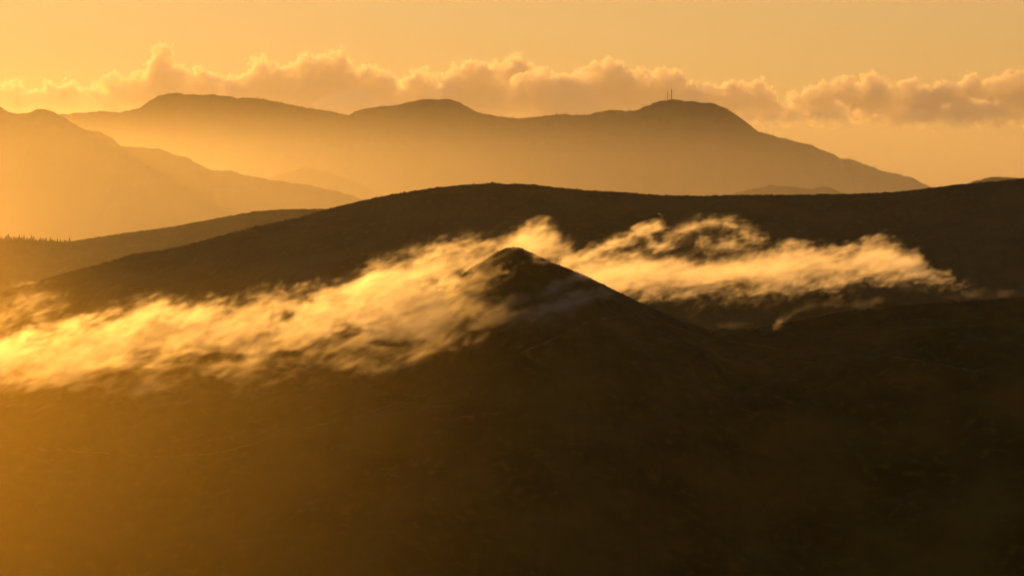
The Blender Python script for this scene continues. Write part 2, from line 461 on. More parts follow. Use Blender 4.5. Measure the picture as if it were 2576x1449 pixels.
def front_fog():
    lo = (-425.0, 1850.0, -160.0)
    hi = (64.0, 2090.0, -18.0)
    vox = (0.95, 2.6, 0.85)
    n = shape_for(lo, hi, vox)
    X, Y, Z = axes3(lo, hi, n)
    x2, z2 = X[:, 0, :], Z[:, 0, :]
    tx, tz = curve_at(FB_TOP, 2000.0); mx, mz = curve_at(FB_MID, 1930.0); bx, bz = curve_at(FB_BOT, 1905.0)
    # the slab leans towards the camera: its foot lies 95 m in front of its crown
    zt = smooth_interp(x2, tx, tz, 1.5)
    zm = smooth_interp(x2, mx, mz, 3.0)
    zb = np.minimum(smooth_interp(x2, bx, bz, 3.0), zm - 1)
    t = np.clip((zt - z2) / np.maximum(zt - zb, 4), -0.2, 1.2)
    px = x2 / 2000 * F + W / 2
    lean = np.clip((zt - z2) / 60.0, 0, 1)
    yc = 2000 + 10 * (1 - lean) - 95 * lean
    sv = np.minimum(zt - z2, z2 - zb).astype(np.float32)
    core = np.minimum(zt - z2, (z2 - zm) + 3).astype(np.float32)   # the thick upper body
    for hx, hy, rx, ry in FB_HOLES:
        cx_, cz_ = ray(hx, hy, 1900 if hy > 780 else 1960)
        k = 0.26
        r = np.hypot((x2 - cx_) / (rx * k), (z2 - cz_) / (ry * k))
        sv = np.minimum(sv, 16) - (21 * np.exp(-r ** 2.4)).astype(np.float32)
    blob = (9.0 - dist_polyline(x2, z2, [(-120, 822), (-30, 796), (30, 776), (85, 758), (118, 764)], 2050.0)).astype(np.float32)
    half = (np.interp(px, [900, 1180, 1260, 1400], [30, 28, 22, 16]) * (0.7 + 0.3 * np.clip(core / 10, 0, 1))).astype(np.float32)
    sd = half[:, None, :] - np.abs(Y - yc[:, None, :].astype(np.float32))
    s = np.minimum(np.clip(sv, -30, 16)[:, None, :], sd * 0.55)
    s = np.maximum(s, np.minimum(blob[:, None, :], (24 - np.abs(Y - 2050)) * 0.5))
    # the streamer that passes behind the summit
    lx, lz = curve_at([(900, 690), (960, 745), (1050, 770), (1150, 740), (1200, 720), (1250, 760), (1300, 760), (1380, 690), (1430, 650), (1470, 690)], 2045.0)
    ux, uz = curve_at(FB_TOP, 2045.0)
    tail = np.minimum(smooth_interp(x2, ux, uz, 1.5) - z2, z2 - smooth_interp(x2, lx, lz, 2.0)).astype(np.float32)
    s = np.maximum(s, np.minimum(np.clip(tail, -30, 14)[:, None, :], (np.interp(px, [1150, 1260], [16, 26]).astype(np.float32)[:, None, :] - np.abs(Y - 2045)) * 0.7))
    wind = math.radians(17)
    vx = tuple((hi[k] - lo[k]) / (n[k] - 1) for k in range(3))
    big, mid, fine = fog_noise(n, vx, 1, wind)
    low = (1 - sstep(-14, 8, core))[:, None, :].astype(np.float32)  # 1 in the torn streaks below
    ragged = 1 - 0.7 * np.clip(s / 11, 0, 1) * (1 - low)
    streak = spectral(n, vx, 9, 3.3, 7, (4.5, 3.0, 1), math.radians(15))
    streak = warp(streak, mid * 2.0, 0, mid * 1.5 + big * 2.0)
    far_ = 0.25 * np.maximum(-5 - s, 0)
    curl = spectral(n, vx, 6, 2.9, 8, (2.4, 3.5, 1), math.radians(42))
    curl = warp(curl, big * 3.0, 0, mid * 2.0)
    s = s - np.interp(px, [960, 1120, 1190, 1250, 1330], [0, 0.8, 4, 8, 2]).astype(np.float32)[:, None, :]
    body = s / 6.0 + ragged * (0.45 * big + 0.45 * mid + 0.6 * fine + 0.4 * curl) + 0.45 - far_
    torn = s / 7.0 + 0.12 * big + 0.35 * mid + 0.75 * streak + 0.4 * fine - 0.2 - far_
    q = body * (1 - low) + torn * low
    fringe = np.clip((s + 9) / 6.0, -3, 1.2) + 0.4 * mid + 0.7 * fine + 1.0 * curl - 1.5 - far_
    glow = np.interp(px, [0, 500], [1.05, 1.0]).astype(np.float32)[:, None, :]
    den = 1.05 * glow * sstep(0, 3.0, q) * (1 - 0.5 * low) * np.exp(0.25 * mid + 0.15 * big + 0.18 * streak + 0.14 * fine) + 0.17 * sstep(0, 2.0, fringe)
    return finish('fog_bank', den, lo, hi, MAT_FOG)

o = front_fog()
tag(o, 'glowing bank of fog pouring over the crest beside the pointed summit', 'fog', kind='stuff')

# --- fog bank in the hollow behind the summit
RB_TOP = [(1330, 690), (1406, 660), (1469, 645), (1543, 638), (1617, 630), (1684, 641), (1734, 643), (1799, 634), (1895, 631), (1933, 624), (1967, 616), (1990, 616), (2029, 620), (2078, 624), (2117, 635),
          (2143, 624), (2178, 612), (2193, 597), (2220, 593), (2235, 608), (2254, 610), (2268, 630), (2300, 630), (2318, 650), (2330, 690), (2360, 692), (2390, 690), (2400, 720)]
RB_BOT = [(1330, 760), (1500, 770), (1684, 748), (1837, 748), (1875, 748), (1929, 742), (2009, 731), (2021, 720), (2048, 716), (2105, 731), (2143, 719), (2186, 708), (2220, 704), (2274, 706), (2300, 700), (2330, 712), (2390, 715), (2400, 718)]
ARCH = [(1640, 634), (1680, 608), (1715, 586), (1760, 568), (1800, 563), (1840, 566), (1875, 582), (1905, 604)]

def back_fog():
    D = 2480.0
    lo = (5.0, 2390.0, -120.0)
    hi = (400.0, 2570.0, -20.0)
    vox = (0.95, 2.4, 0.85)
    n = shape_for(lo, hi, vox)
    X, Y, Z = axes3(lo, hi, n)
    x2, z2 = X[:, 0, :], Z[:, 0, :]
    tx, tz = curve_at(RB_TOP, D); bx, bz = curve_at(RB_BOT, D)
    top = smooth_interp(x2, tx, tz, 1.5); bot = smooth_interp(x2, bx, bz, 1.5)
    s2 = np.minimum(top - z2, (z2 - bot) * 0.7).astype(np.float32)
    arch = 4.5 - dist_polyline(x2, z2, ARCH, D)
    puff = 8.0 - dist_polyline(x2, z2, [(1775, 622), (1850, 618)], D)
    wisp = 3.0 - dist_polyline(x2, z2, [(1470, 640), (1530, 622), (1590, 600), (1625, 580), (1650, 570)], D)
    s2 = np.maximum(s2, np.maximum(np.maximum(arch, puff), wisp))
    s2 = np.clip(s2, -30, 16)
    yc = D - 0.6 * (Z - (-60))
    s = s2[:, None, :] - 0.0016 * (Y - yc) ** 2
    wind = math.radians(10)
    vx = tuple((hi[k] - lo[k]) / (n[k] - 1) for k in range(3))
    big, mid, fine = fog_noise(n, vx, 11, wind)
    ragged = 1 - 0.7 * np.clip(s / 11, 0, 1)
    curl = spectral(n, vx, 6, 2.9, 18, (2.4, 3.5, 1), math.radians(38))
    curl = warp(curl, big * 3.0, 0, mid * 2.0)
    q = s / 6.5 + ragged * (0.5 * big + 0.55 * mid + 0.4 * fine + 0.35 * curl) - 0.25 * np.maximum(-5 - s, 0)
    streak = spectral(n, vx, 8, 3.2, 17, (3.5, 3.0, 1), math.radians(14))
    streak = warp(streak, mid * 2.0, 0, mid * 1.5 + big * 2.0)
    fringe = np.clip((s + 9) / 6.0, -3, 1.2) + 0.4 * mid + 0.7 * fine + 1.0 * curl - 1.5 - 0.25 * np.maximum(-5 - s, 0)
    den = sstep(0, 3.2, q) * np.exp(0.28 * mid + 0.2 * big + 0.3 * streak + 0.2 * fine) * 0.75 + 0.19 * sstep(0, 2.0, fringe)
    return finish('fog_bank', den, lo, hi, MAT_FOG)

o = back_fog()
tag(o, 'ragged bank of fog lying in the hollow behind the summit', 'fog', kind='stuff')

# --- thin wisps: on the shaded face of the summit and along the crest of the next hill
def ground_hit(px, py, y0=1300.0, y1=2005.0):
    """forward distance at which the line of sight of the traced pixel meets the near hillside"""
    ys_ = np.arange(y0, y1, 1.5)
    x_, z_ = ray(px, py, ys_)
    g = fg_height(x_, ys_, False)
    k = np.nonzero(g > z_)[0]
    return float(ys_[k[0]]) if len(k) else y1

def wisp_grid(label, strands, seed, vox, wind, weight, rag=1.0):
    """strands: lists of (px, py, radius in metres, offset towards the camera)"""
    segs = []
    for st in strands:
        pts = []
        for px_, py_, r_, dy_ in st:
            yy = (ground_hit(px_, py_) - dy_) if dy_ >= 0 else 2000.0 - dy_
            x_, z_ = ray(px_, py_, yy)
            pts.append((float(x_), yy, float(z_), r_))
        segs += list(zip(pts[:-1], pts[1:]))
    allp = np.array([p for s_ in segs for p in s_])
    m = 14.0
    lo = tuple((allp[:, :3].min(0) - m).tolist()); hi = tuple((allp[:, :3].max(0) + m).tolist())
    n = shape_for(lo, hi, vox)
    X, Y, Z = axes3(lo, hi, n)
    s = np.full(n, -12.0, np.float32)
    for a_, b_ in segs:
        e = np.array(b_[:3]) - np.array(a_[:3])
        t = np.clip(((X - a_[0]) * e[0] + (Y - a_[1]) * e[1] + (Z - a_[2]) * e[2]) / float(e @ e), 0, 1)
        d_ = np.sqrt((X - a_[0] - t * e[0]) ** 2 + ((Y - a_[1] - t * e[1]) * 0.6) ** 2 + (Z - a_[2] - t * e[2]) ** 2)
        s = np.maximum(s, a_[3] + (b_[3] - a_[3]) * t - d_)
    vx = tuple((hi[k] - lo[k]) / (n[k] - 1) for k in range(3))
    big, mid, fine = fog_noise(n, vx, seed, wind)
    q = s / 3.2 + rag * (0.5 * big + 0.65 * mid + 0.4 * fine) + 0.3
    den = weight * sstep(0, 2.6, q)
    o = finish('fog_wisp', den, lo, hi, MAT_FOG, 2.0)
    return tag(o, label, 'fog', kind='stuff')

# --- cumulus far behind the mountains
MAT_CLOUD = volume_material('cloud', (0.996, 0.992, 0.988), 0.022, 0.50, 'density')
def cumulus(label, pts, base, D, seed, deep=420.0):
    cx, cz = curve_at(pts, D)
    zb = float(ray(0, base, D)[1])
    lo = (float(cx[0]) - 60, D - deep, zb - 110)
    hi = (float(cx[-1]) + 60, D + deep, float(cz.max()) + 110)
    vox = (8.0, 16.0, 8.0)
    n = shape_for(lo, hi, vox)
    X, Y, Z = axes3(lo, hi, n)
    x2, z2 = X[:, 0, :], Z[:, 0, :]
    top = smooth_interp(x2, cx, cz, 8.0)
    s2 = (top - 28 - z2).astype(np.float32)
    half = deep * 0.55 * np.sqrt(np.clip(s2 / 420.0, 0, 1))
    s = np.minimum(s2[:, None, :], (half[:, None, :] - np.abs(Y - D)) * 0.8)
    rnd = random.Random(seed)
    puffs = []
    for k_ in range(1, len(cx) - 1):
        gap = min(cx[k_] - cx[k_ - 1], cx[k_ + 1] - cx[k_])
        r_ = min(120.0, max(42.0, 0.8 * gap))
        puffs.append((cx[k_], D + rnd.uniform(-60, 60), cz[k_] - r_, r_))
    for k_ in range(int(3.2 * len(cx))):
        fx = rnd.uniform(cx[0], cx[-1])
        ft = float(np.interp(fx, cx, cz))
        r_ = rnd.uniform(35, 105)
        dz_ = rnd.uniform(0.1, 1) ** 1.3 * min(330.0, max(30.0, ft - zb))
        hy = deep * 0.5 * math.sqrt(min(1, dz_ / 330.0))
        puffs.append((fx, D - hy * rnd.uniform(0.2, 1.0), ft - dz_ - r_, r_))
    for qx, qy, qz, r_ in puffs:
        i0, i1 = (int(np.clip((v - lo[0]) / (hi[0] - lo[0]) * n[0], 0, n[0])) for v in (qx - 2 * r_, qx + 2 * r_))
        if i1 <= i0: continue
        dd = r_ - np.sqrt((X[i0:i1] - qx) ** 2 + (Y - qy) ** 2 + (Z - qz) ** 2)
        s[i0:i1] = np.maximum(s[i0:i1], dd)
    s = np.minimum(s, (Z - zb) * 0.6)
    vx = tuple((hi[k] - lo[k]) / (n[k] - 1) for k in range(3))
    n1 = np.abs(spectral(n, vx, 160, 3.8, seed))
    n2 = np.abs(spectral(n, vx, 75, 3.8, seed + 1))
    n3 = spectral(n, vx, 26, 3.0, seed + 2)
    q = s + 20 * (n1 - 0.8) + 22 * (n2 - 0.8) + 3.5 * n3
    den = sstep(-4, 14, q) * (0.25 + 0.75 * sstep(0, 260, Z - zb))
    return tag(finish('cumulus_cloud', den, lo, hi, MAT_CLOUD, 1.0), label, 'cloud', 'cumulus clouds above the mountains', 'stuff')

CLOUDS = [
    ('ragged bright cloud low at the sunward edge', [(-150, 240), (-60, 205), (0, 215), (20, 208), (45, 212), (80, 226), (130, 212), (180, 205), (212, 222), (240, 215), (262, 225), (290, 275)], 300, 28000),
    ('cloud with a single tall chimney-like tower', [(250, 275), (262, 190), (280, 183), (300, 196), (345, 178), (365, 188), (373, 152), (392, 118), (405, 106), (418, 122), (432, 156), (455, 160), (480, 178), (500, 168), (530, 182), (556, 192), (590, 205), (630, 260)], 300, 28300),
    ('wide double-humped cloud above the saddle', [(555, 260), (585, 192), (630, 168), (645, 142), (656, 136), (670, 155), (690, 158), (735, 162), (755, 140), (770, 132), (800, 141), (822, 142), (840, 127), (860, 124), (876, 150), (900, 170), (930, 165), (960, 176), (990, 192), (1010, 215), (1030, 270)], 310, 28000),
    ('small bright cloud resting on the saddle skyline', [(755, 292), (790, 262), (820, 250), (843, 236), (850, 220), (866, 232), (890, 226), (915, 219), (930, 240), (990, 255), (1020, 292)], 305, 27000),
    ('narrow cloud puff over the flat-topped hump', [(980, 290), (1000, 225), (1025, 190), (1050, 178), (1075, 170), (1090, 185), (1110, 205), (1125, 240), (1140, 290)], 310, 28200),
    ('big rounded cloud in the middle of the row', [(1100, 298), (1115, 200), (1125, 180), (1145, 163), (1180, 152), (1215, 156), (1245, 162), (1265, 180), (1280, 200), (1310, 190), (1340, 178), (1370, 172), (1395, 185), (1415, 210), (1435, 270)], 312, 27600),
    ('dome of cloud peeping from behind the big rounded cloud', [(1230, 225), (1248, 158), (1275, 150), (1300, 141), (1325, 155), (1348, 172), (1362, 225)], 260, 28900),
    ('small heap of cloud between two larger ones', [(1390, 290), (1405, 200), (1425, 186), (1445, 190), (1470, 186), (1490, 200), (1505, 270)], 312, 27300),
    ('broad grey cloud behind the two radio masts', [(1425, 285), (1450, 180), (1475, 168), (1500, 158), (1530, 145), (1555, 155), (1580, 170), (1610, 172), (1635, 188), (1665, 172), (1700, 166), (1715, 190), (1728, 220), (1745, 285)], 305, 28500),
    ('low cloud above the steep end of the mountain', [(1715, 285), (1745, 222), (1780, 205), (1800, 212), (1835, 203), (1870, 206), (1905, 198), (1932, 212), (1945, 240), (1965, 262), (1995, 295)], 308, 28200),
    ('flat-based cloud group over the falling slope', [(1930, 298), (1965, 262), (2005, 235), (2040, 215), (2070, 206), (2110, 195), (2132, 188), (2160, 208), (2185, 184), (2210, 190), (2245, 215), (2275, 205), (2300, 192), (2320, 212), (2360, 240), (2400, 298)], 305, 28400),
    ('tall ragged cloud mass at the shaded edge', [(2240, 303), (2330, 225), (2370, 205), (2400, 208), (2440, 188), (2480, 197), (2505, 190), (2530, 184), (2560, 178), (2620, 170), (2700, 190), (2800, 290)], 306, 27900),
    ('thin shelf of low cloud under the flat-based group', [(1850, 302), (1890, 287), (1940, 282), (2000, 286), (2060, 272), (2110, 264), (2160, 277), (2210, 287), (2260, 291), (2330, 277), (2400, 257), (2460, 247), (2520, 264), (2610, 302)], 303, 27000),
]
for k, (lab, pts, base, D) in enumerate(CLOUDS):
    cumulus(lab, pts, base, float(D), 200 + 7 * k)

wisp_grid('thin grey veil of fog drifting across the shaded summit face',
          [[(1190, 793, 5, 14), (1260, 772, 6, 12), (1340, 747, 6, 10), (1420, 716, 5, 8), (1490, 697, 4, 6)],
           [(1195, 820, 5, 14), (1270, 803, 6, 12), (1350, 795, 6.5, 10), (1420, 776, 6, 8), (1470, 757, 5, 6), (1530, 742, 4, 5)]], 301, (1.1, 1.6, 1.0), math.radians(16), 1.15, 1.0)
wisp_grid('curved plume of fog arching up from the lower crest',
          [[(1935, 848, 1.6, 8), (1950, 826, 1.8, 8), (1968, 806, 2.0, -14), (1990, 787, 2.2, -16), (2015, 775, 2.4, -18), (2045, 768, 2.6, -20), (2080, 764, 2.6, -22), (2115, 756, 2.2, -24)]], 331, (0.8, 1.4, 0.8), math.radians(20), 1.0, 0.6)
wisp_grid('torn shreds of fog strung along the lower crest',
          [[(2130, 766, 2.0, -22), (2170, 761, 2.6, -22), (2230, 756, 2.6, -22), (2290, 755, 1.6, -22), (2350, 750, 1.2, -20), (2400, 745, 1.6, -20), (2450, 735, 2.2, -20), (2490, 730, 2.2, -20), (2530, 735, 2.0, -20), (2620, 742, 2.0, -20)],
           [(1805, 828, 1.4, -6), (1850, 820, 2.2, -6), (1900, 824, 1.6, -6)]], 351, (1.0, 1.6, 0.9), math.radians(6), 0.4, 1.0)

# --- coarse low mist: fills the valleys; a tinted volume imitates lens glare before the near slope
MAT_MIST = volume_material('mist', (0.97, 0.95, 0.90), 4.6e-4, 0.80, 'density', 8.0)
MAT_GLARE = volume_material('veil', (0.97, 0.76, 0.20), 1.95e-4, 0.82, 'density', 8.0)  # amber tint stands in for the colour of veiling lens glare
def valley_mist():
    lo = (-7000.0, 4050.0, -505.0); hi = (6000.0, 12600.0, 330.0)
    n = (66, 70, 34)
    X, Y, Z = axes3(lo, hi, n)
    edge = sstep(hi[1], hi[1] - 1200, Y) * sstep(hi[2], hi[2] - 250, Z) * sstep(lo[0], lo[0] + 900, X) * sstep(hi[0], hi[0] - 900, X)
    base = 5.5e-4 * np.exp(-(Z + 500) / 340.0) * (0.26 * sstep(4050, 4800, Y) + 0.74 * sstep(6000, 7200, Y)) * (0.60 + 0.40 * sstep(500, -1800, X))
    # extra mist added behind the wooded shoulder to brighten the slope beyond
    pool = 2.8e-4 * sstep(5650, 6150, Y) * sstep(7400, 6500, Y) * np.exp(-np.maximum(Z + 160, 0) / 190.0) * sstep(600, -700, X)
    den = (base + pool) * edge
    MAT_MIST.node_tree.nodes['Principled Volume'].inputs['Density'].default_value = float(den.max())
    return volume_grid('mist', den / den.max(), lo, hi, MAT_MIST)
o = valley_mist()
tag(o, 'pale mist settled in the valleys below the far mountains', 'mist', kind='stuff')

MAT_AIR = volume_material('distant_air', (0.97, 0.95, 0.90), 5.4e-5, 0.35, 'density', 8.0)
def distant_air():
    lo = (-9000.0, 14500.0, -480.0); hi = (9000.0, 26000.0, 2900.0)
    n = (30, 24, 30)
    X, Y, Z = axes3(lo, hi, n)
    den = sstep(lo[1], lo[1] + 1500, Y) * sstep(hi[1], hi[1] - 1500, Y) * sstep(hi[2], hi[2] - 1100, Z) * sstep(lo[2], lo[2] + 300, Z) * sstep(lo[0], lo[0] + 1500, X) * sstep(hi[0], hi[0] - 1500, X)
    return volume_grid('mist', den, lo, hi, MAT_AIR)
tag(distant_air(), 'milky golden air between the mountains and the clouds', 'mist', kind='stuff')

def glare_mist():  # added volume, denser towards the sun side to imitate lens glare
    lo = (-1100.0, 700.0, -330.0); hi = (260.0, 2000.0, 70.0)
    n = (40, 60, 26)
    X, Y, Z = axes3(lo, hi, n)
    u = X / Y
    den = sstep(60, -380, X * (2000 / np.maximum(Y, 1500))) * sstep(lo[1], lo[1] + 500, Y) * sstep(hi[1], hi[1] - 300, Y) * sstep(0, 100, (-25 + 75 * sstep(-240, -420, X * (2000 / np.maximum(Y, 1500)))) - Z) * sstep(lo[0], lo[0] + 200, X)
    den = den + 0 * Z
    return volume_grid('mist', den / den.max(), lo, hi, MAT_GLARE)
o = glare_mist()
tag(o, 'added mist volume imitating lens glare over the sunward hillside', 'mist', kind='stuff')

# ------------------------------------------------------------------ paths trodden across the near hillside
def path_ribbon(label, pts, width, lift=0.12):
    P = []
    for (ax, ay), (bx, by) in zip(pts[:-1], pts[1:]):
        m = max(2, int(math.hypot(bx - ax, by - ay) / 14))
        for k in range(m):
            P.append((ax + (bx - ax) * k / m, ay + (by - ay) * k / m))
    P.append(pts[-1])
    Q = []
    for px_, py_ in P:
        yy = ground_hit(px_, py_)
        Q.append((float(ray(px_, py_, yy)[0]), yy))
    Q = np.array(Q)
    for _ in range(4):
        Q[1:-1] = 0.25 * Q[:-2] + 0.5 * Q[1:-1] + 0.25 * Q[2:]
    # resample finely so that the ribbon follows the ground
    seg = np.r_[0, np.cumsum(np.hypot(*np.diff(Q, axis=0).T))]
    t = np.arange(0, seg[-1], 1.0)
    qx, qy = np.interp(t, seg, Q[:, 0]), np.interp(t, seg, Q[:, 1])
    qx = qx + 0.9 * perlin2(t / 9.0, 0 * t + 0.5, 91)
    dx, dy = np.gradient(qx), np.gradient(qy)
    L = np.hypot(dx, dy) + 1e-6
    wv = width * (0.75 + 0.5 * perlin2(t / 14.0, 0 * t + 3.5, 92))
    V, Fc = [], []
    for side in (-1, -0.33, 0.33, 1):
        x_, y_ = qx - side * dy / L * wv * 0.5, qy + side * dx / L * wv * 0.5
        z_ = fg_height(x_, y_) + lift
        V.append(np.stack([x_, y_, z_], -1))
    n_ = len(t)
    V = np.concatenate(V).tolist()
    for c in range(3):
        for k in range(n_ - 1):
            a = c * n_ + k
            Fc.append((a, a + 1, a + n_ + 1, a + n_))
    o = mesh_obj('path', V, Fc, MAT_PATH, smooth=True)
    return tag(o, label, 'path', kind='structure')

path_ribbon('faint footpath climbing the near slope towards the summit', [(-80, 1120), (60, 1126), (250, 1140), (430, 1150), (560, 1135), (700, 1098), (820, 1062), (940, 1035), (1040, 1000), (1150, 955), (1290, 900), (1400, 850), (1500, 800), (1580, 795)], 1.5)
path_ribbon('faint footpath running down from the summit shoulder', [(1470, 715), (1540, 752), (1620, 790), (1700, 825), (1790, 852), (1900, 868), (2000, 885), (2100, 890), (2200, 893), (2300, 905), (2400, 925), (2480, 936)], 1.6)
path_ribbon('faint sheep track across the hill below the curved plume', [(2100, 835), (2200, 838), (2300, 825), (2400, 822), (2500, 815)], 1.2)

# ------------------------------------------------------------------ conifers
def conifer_meshes(seed, tiers, per, trunk_r):
    """a one metre tall tree: tapered trunk and a crown of drooping bough blades"""
    rnd = random.Random(seed)
    tv, tf = [], []
    for k, (z, r) in enumerate(((0, trunk_r), (0.35, trunk_r * .75), (0.97, trunk_r * .12))):
        for j in range(6):
            a = j * math.pi / 3
            tv.append((r * math.cos(a), r * math.sin(a), z))
    for k in range(2):
        for j in range(6):
            tf.append((k * 6 + j, k * 6 + (j + 1) % 6, k * 6 + 6 + (j + 1) % 6, k * 6 + 6 + j))
    cv, cf = [], []
    wide = rnd.uniform(0.22, 0.30)
    for t in range(tiers):
        f = t / (tiers - 1)
        z = 0.14 + 0.80 * f
        R_ = wide * (1 - f) ** 0.85 * rnd.uniform(0.75, 1.2) + 0.018
        m = max(4, int(per * (1 - 0.5 * f)))
        off = rnd.random() * 6.28
        for j in range(m):
            a = off + j * 2 * math.pi / m + rnd.uniform(-.25, .25)
            r = R_ * rnd.uniform(0.6, 1.2)
            wd = 0.35 * r + 0.012
            ca, sa = math.cos(a), math.sin(a)
            dz = rnd.uniform(0.02, 0.07)
            base = len(cv)
            cv += [(0, 0, z + 0.05), (r * .55 * ca - wd * sa, r * .55 * sa + wd * ca, z - dz * .3), (r * ca, r * sa, z - dz), (r * .55 * ca + wd * sa, r * .55 * sa - wd * ca, z - dz * .3), (r * .3 * ca, r * .3 * sa, z - 0.05)]
            cf += [(base, base + 1, base + 2), (base, base + 2, base + 3), (base + 4, base + 2, base + 1), (base + 4, base + 3, base + 2)]
    base = len(cv)
    cv += [(0.012, 0, 0.92), (-0.006, 0.010, 0.92), (-0.006, -0.010, 0.92), (0, 0, 1.0)]
    cf += [(base, base + 1, base + 3), (base + 1, base + 2, base + 3), (base + 2, base, base + 3)]
    def me(name, v, f, m):
        d = bpy.data.meshes.new(name); d.from_pydata(v, [], f); d.materials.append(m); return d
    return me('trunk', tv, tf, MAT_BARK), me('crown', cv, cf, MAT_NEEDLE)

KINDS = [conifer_meshes(500 + k, 9, 9, 0.022) for k in range(5)]
def conifer(x, y, z, h, label, group, kind, squash=1.0):
    root = bpy.data.objects.new('conifer_tree', None)
    COL.objects.link(root)
    root.empty_display_size = 0.5
    root.location = (x, y, z - 0.15)
    root.rotation_euler = (random.uniform(-.03, .03), random.uniform(-.03, .03), random.uniform(0, 6.28))
    root.scale = (h * squash, h * squash, h)
    tag(root, label, 'tree', group)
    for nm, me in zip(('trunk', 'crown'), KINDS[kind]):
        c = bpy.data.objects.new(nm, me); COL.objects.link(c); c.parent = root
    return root

ROW = 'conifers on the end of the brown shoulder'
ROW_TOPS = [(-40, 594), (-28, 597), (-15, 592), (2, 596), (5, 596), (12, 597), (15.5, 593), (20.5, 589), (24.6, 595), (29, 595), (35, 594), (40.5, 594.5), (45, 597), (49, 591.5), (54, 597.5), (60, 592), (66.5, 599), (73, 598.5), (79, 592.5), (84.6, 594), (90, 601),
            (97, 600.5), (101.5, 597.5), (106.5, 598.5), (111, 599), (116, 597.5), (121, 603), (127, 597.5), (132, 601), (136.5, 602.8), (140.5, 604.8), (144.6, 600), (152, 601.8), (157, 605), (162, 603), (168, 603.8), (175, 597.6)]
for k, (tx_, ty_) in enumerate(ROW_TOPS):
    D_ = 5600.0 - 6 - 5 * random.random()
    x_, zt_ = (float(v) for v in ray(tx_, ty_, D_))
    zg = float(lbr_z(np.array([x_]), np.array([D_]))[0])
    h_ = max(5.0, (zt_ - zg) * 1.12)
    lab = 'small conifer in the row along the brown shoulder'
    if k == len(ROW_TOPS) - 1: lab = 'lone pointed conifer ending the row beside the bare slope'
    if tx_ == 20.5: lab = 'tallest spire-shaped conifer of the row on the shoulder'
    conifer(x_, D_, zg, h_, lab, ROW, k % 5, random.uniform(1.5, 2.3))

for k in range(46):
    px_ = -60 + 235 * (k + random.random()) / 46
    D_ = 5600.0 + random.uniform(-4, 14)
    x_ = float(ray(px_, EYE_Y, D_)[0])
    zg = float(lbr_z(np.array([x_]), np.array([D_]))[0])
    conifer(x_, D_, zg, random.uniform(3.5, 6.5) * (1.0 if px_ < 95 else 0.75), 'bushy young conifer filling the row along the brown shoulder', ROW, k % 5, random.uniform(2.2, 3.2))

FAR_KINDS = []
for k in range(4):
    t_, c_ = conifer_meshes(600 + k, 5, 6, 0.03)
    bm = bmesh.new(); bm.from_mesh(t_); bm.from_mesh(c_)
    d = bpy.data.meshes.new('distant_conifer'); bm.to_mesh(d); bm.free(); d.materials.append(MAT_NEEDLE)
    FAR_KINDS.append(d)
def far_tree(px_, D_, zf, h, label, group, k):
    y_ = D_ - random.uniform(-2, 3)
    x_ = float(ray(px_, EYE_Y, y_)[0])
    o = bpy.data.objects.new('distant_conifer', FAR_KINDS[k % 4])
    COL.objects.link(o)
    o.location = (x_, y_, float(zf(np.array([x_]), np.array([y_]))[0]) - 0.4)
    o.rotation_euler = (0, 0, random.uniform(0, 6.28))
    h *= 0.9
    w_ = random.uniform(1.8, 3.2)
    o.scale = (h * w_, h * w_, h)
    return tag(o, label, 'tree', group)
n_far = 0
for a_, b_, m_, lab in ((640, 880, 18, 'tiny conifer on the mountain crest below the wide double-humped cloud'), (905, 1010, 5, 'tiny conifer on the crest before the flat-topped hump'),
                        (1200, 1340, 40, 'tiny conifer along the saddle behind the flat-topped hump'), (1350, 1640, 62, 'tiny conifer on the long crest leading up to the masts'),
                        (1830, 2110, 44, 'tiny conifer down the steep end of the mountain'), (2112, 2345, 60, 'tiny conifer on the lowest tail of the mountain crest')):
    for k in range(m_):
        far_tree(a_ + (b_ - a_) * (k + random.random()) / m_, 13000.0, far_z, random.choice((5, 6, 7, 8, 10, 13)) * random.uniform(.8, 1.15), lab, 'conifers along the mountain crest', n_far)
        n_far += 1
for k in range(34):
    far_tree(2445 + 150 * (k + random.random()) / 34, 8000.0, h3_z, random.choice((3.5, 4, 5, 6, 8)), 'tiny conifer on the pale hill peeping over the dark ridge', 'conifers on the pale hill', k)

# ------------------------------------------------------------------ radio masts on the mountain top
def bar(V, Fc, p, q, r):
    p, q = Vector(p), Vector(q)
    d = (q - p).normalized()
    a = d.orthogonal().normalized(); b = d.cross(a)
    i = len(V)
    for c in (p, q):
        for sx, sy in ((1, 1), (-1, 1), (-1, -1), (1, -1)):
            V.append(tuple(c + a * r * sx + b * r * sy))
    Fc += [(i, i + 1, i + 5, i + 4), (i + 1, i + 2, i + 6, i + 5), (i + 2, i + 3, i + 7, i + 6), (i + 3, i, i + 4, i + 7), (i + 3, i + 2, i + 1, i), (i + 4, i + 5, i + 6, i + 7)]

def drum(V, Fc, c, r, depth, n=12):
    i = len(V)
    for dy in (-depth / 2, depth / 2):
        for k in range(n):
            a = 2 * math.pi * k / n
            V.append((c[0] + r * math.cos(a), c[1] + dy, c[2] + r * math.sin(a)))
    for k in range(n):
        Fc.append((i + k, i + (k + 1) % n, i + n + (k + 1) % n, i + n + k))
    Fc.append(tuple(i + k for k in range(n))[::-1]); Fc.append(tuple(i + n + k for k in range(n)))

def top_z(x, y): return float(far_z(np.array([x]), np.array([y]))[0])

def site(px_, name, label, cat, y=12992.0):
    x_ = float(ray(px_, EYE_Y, y)[0])
    e = bpy.data.objects.new(name, None); COL.objects.link(e)
    e.location = (x_, y, top_z(x_, y) - 0.6)
    return tag(e, label, cat)

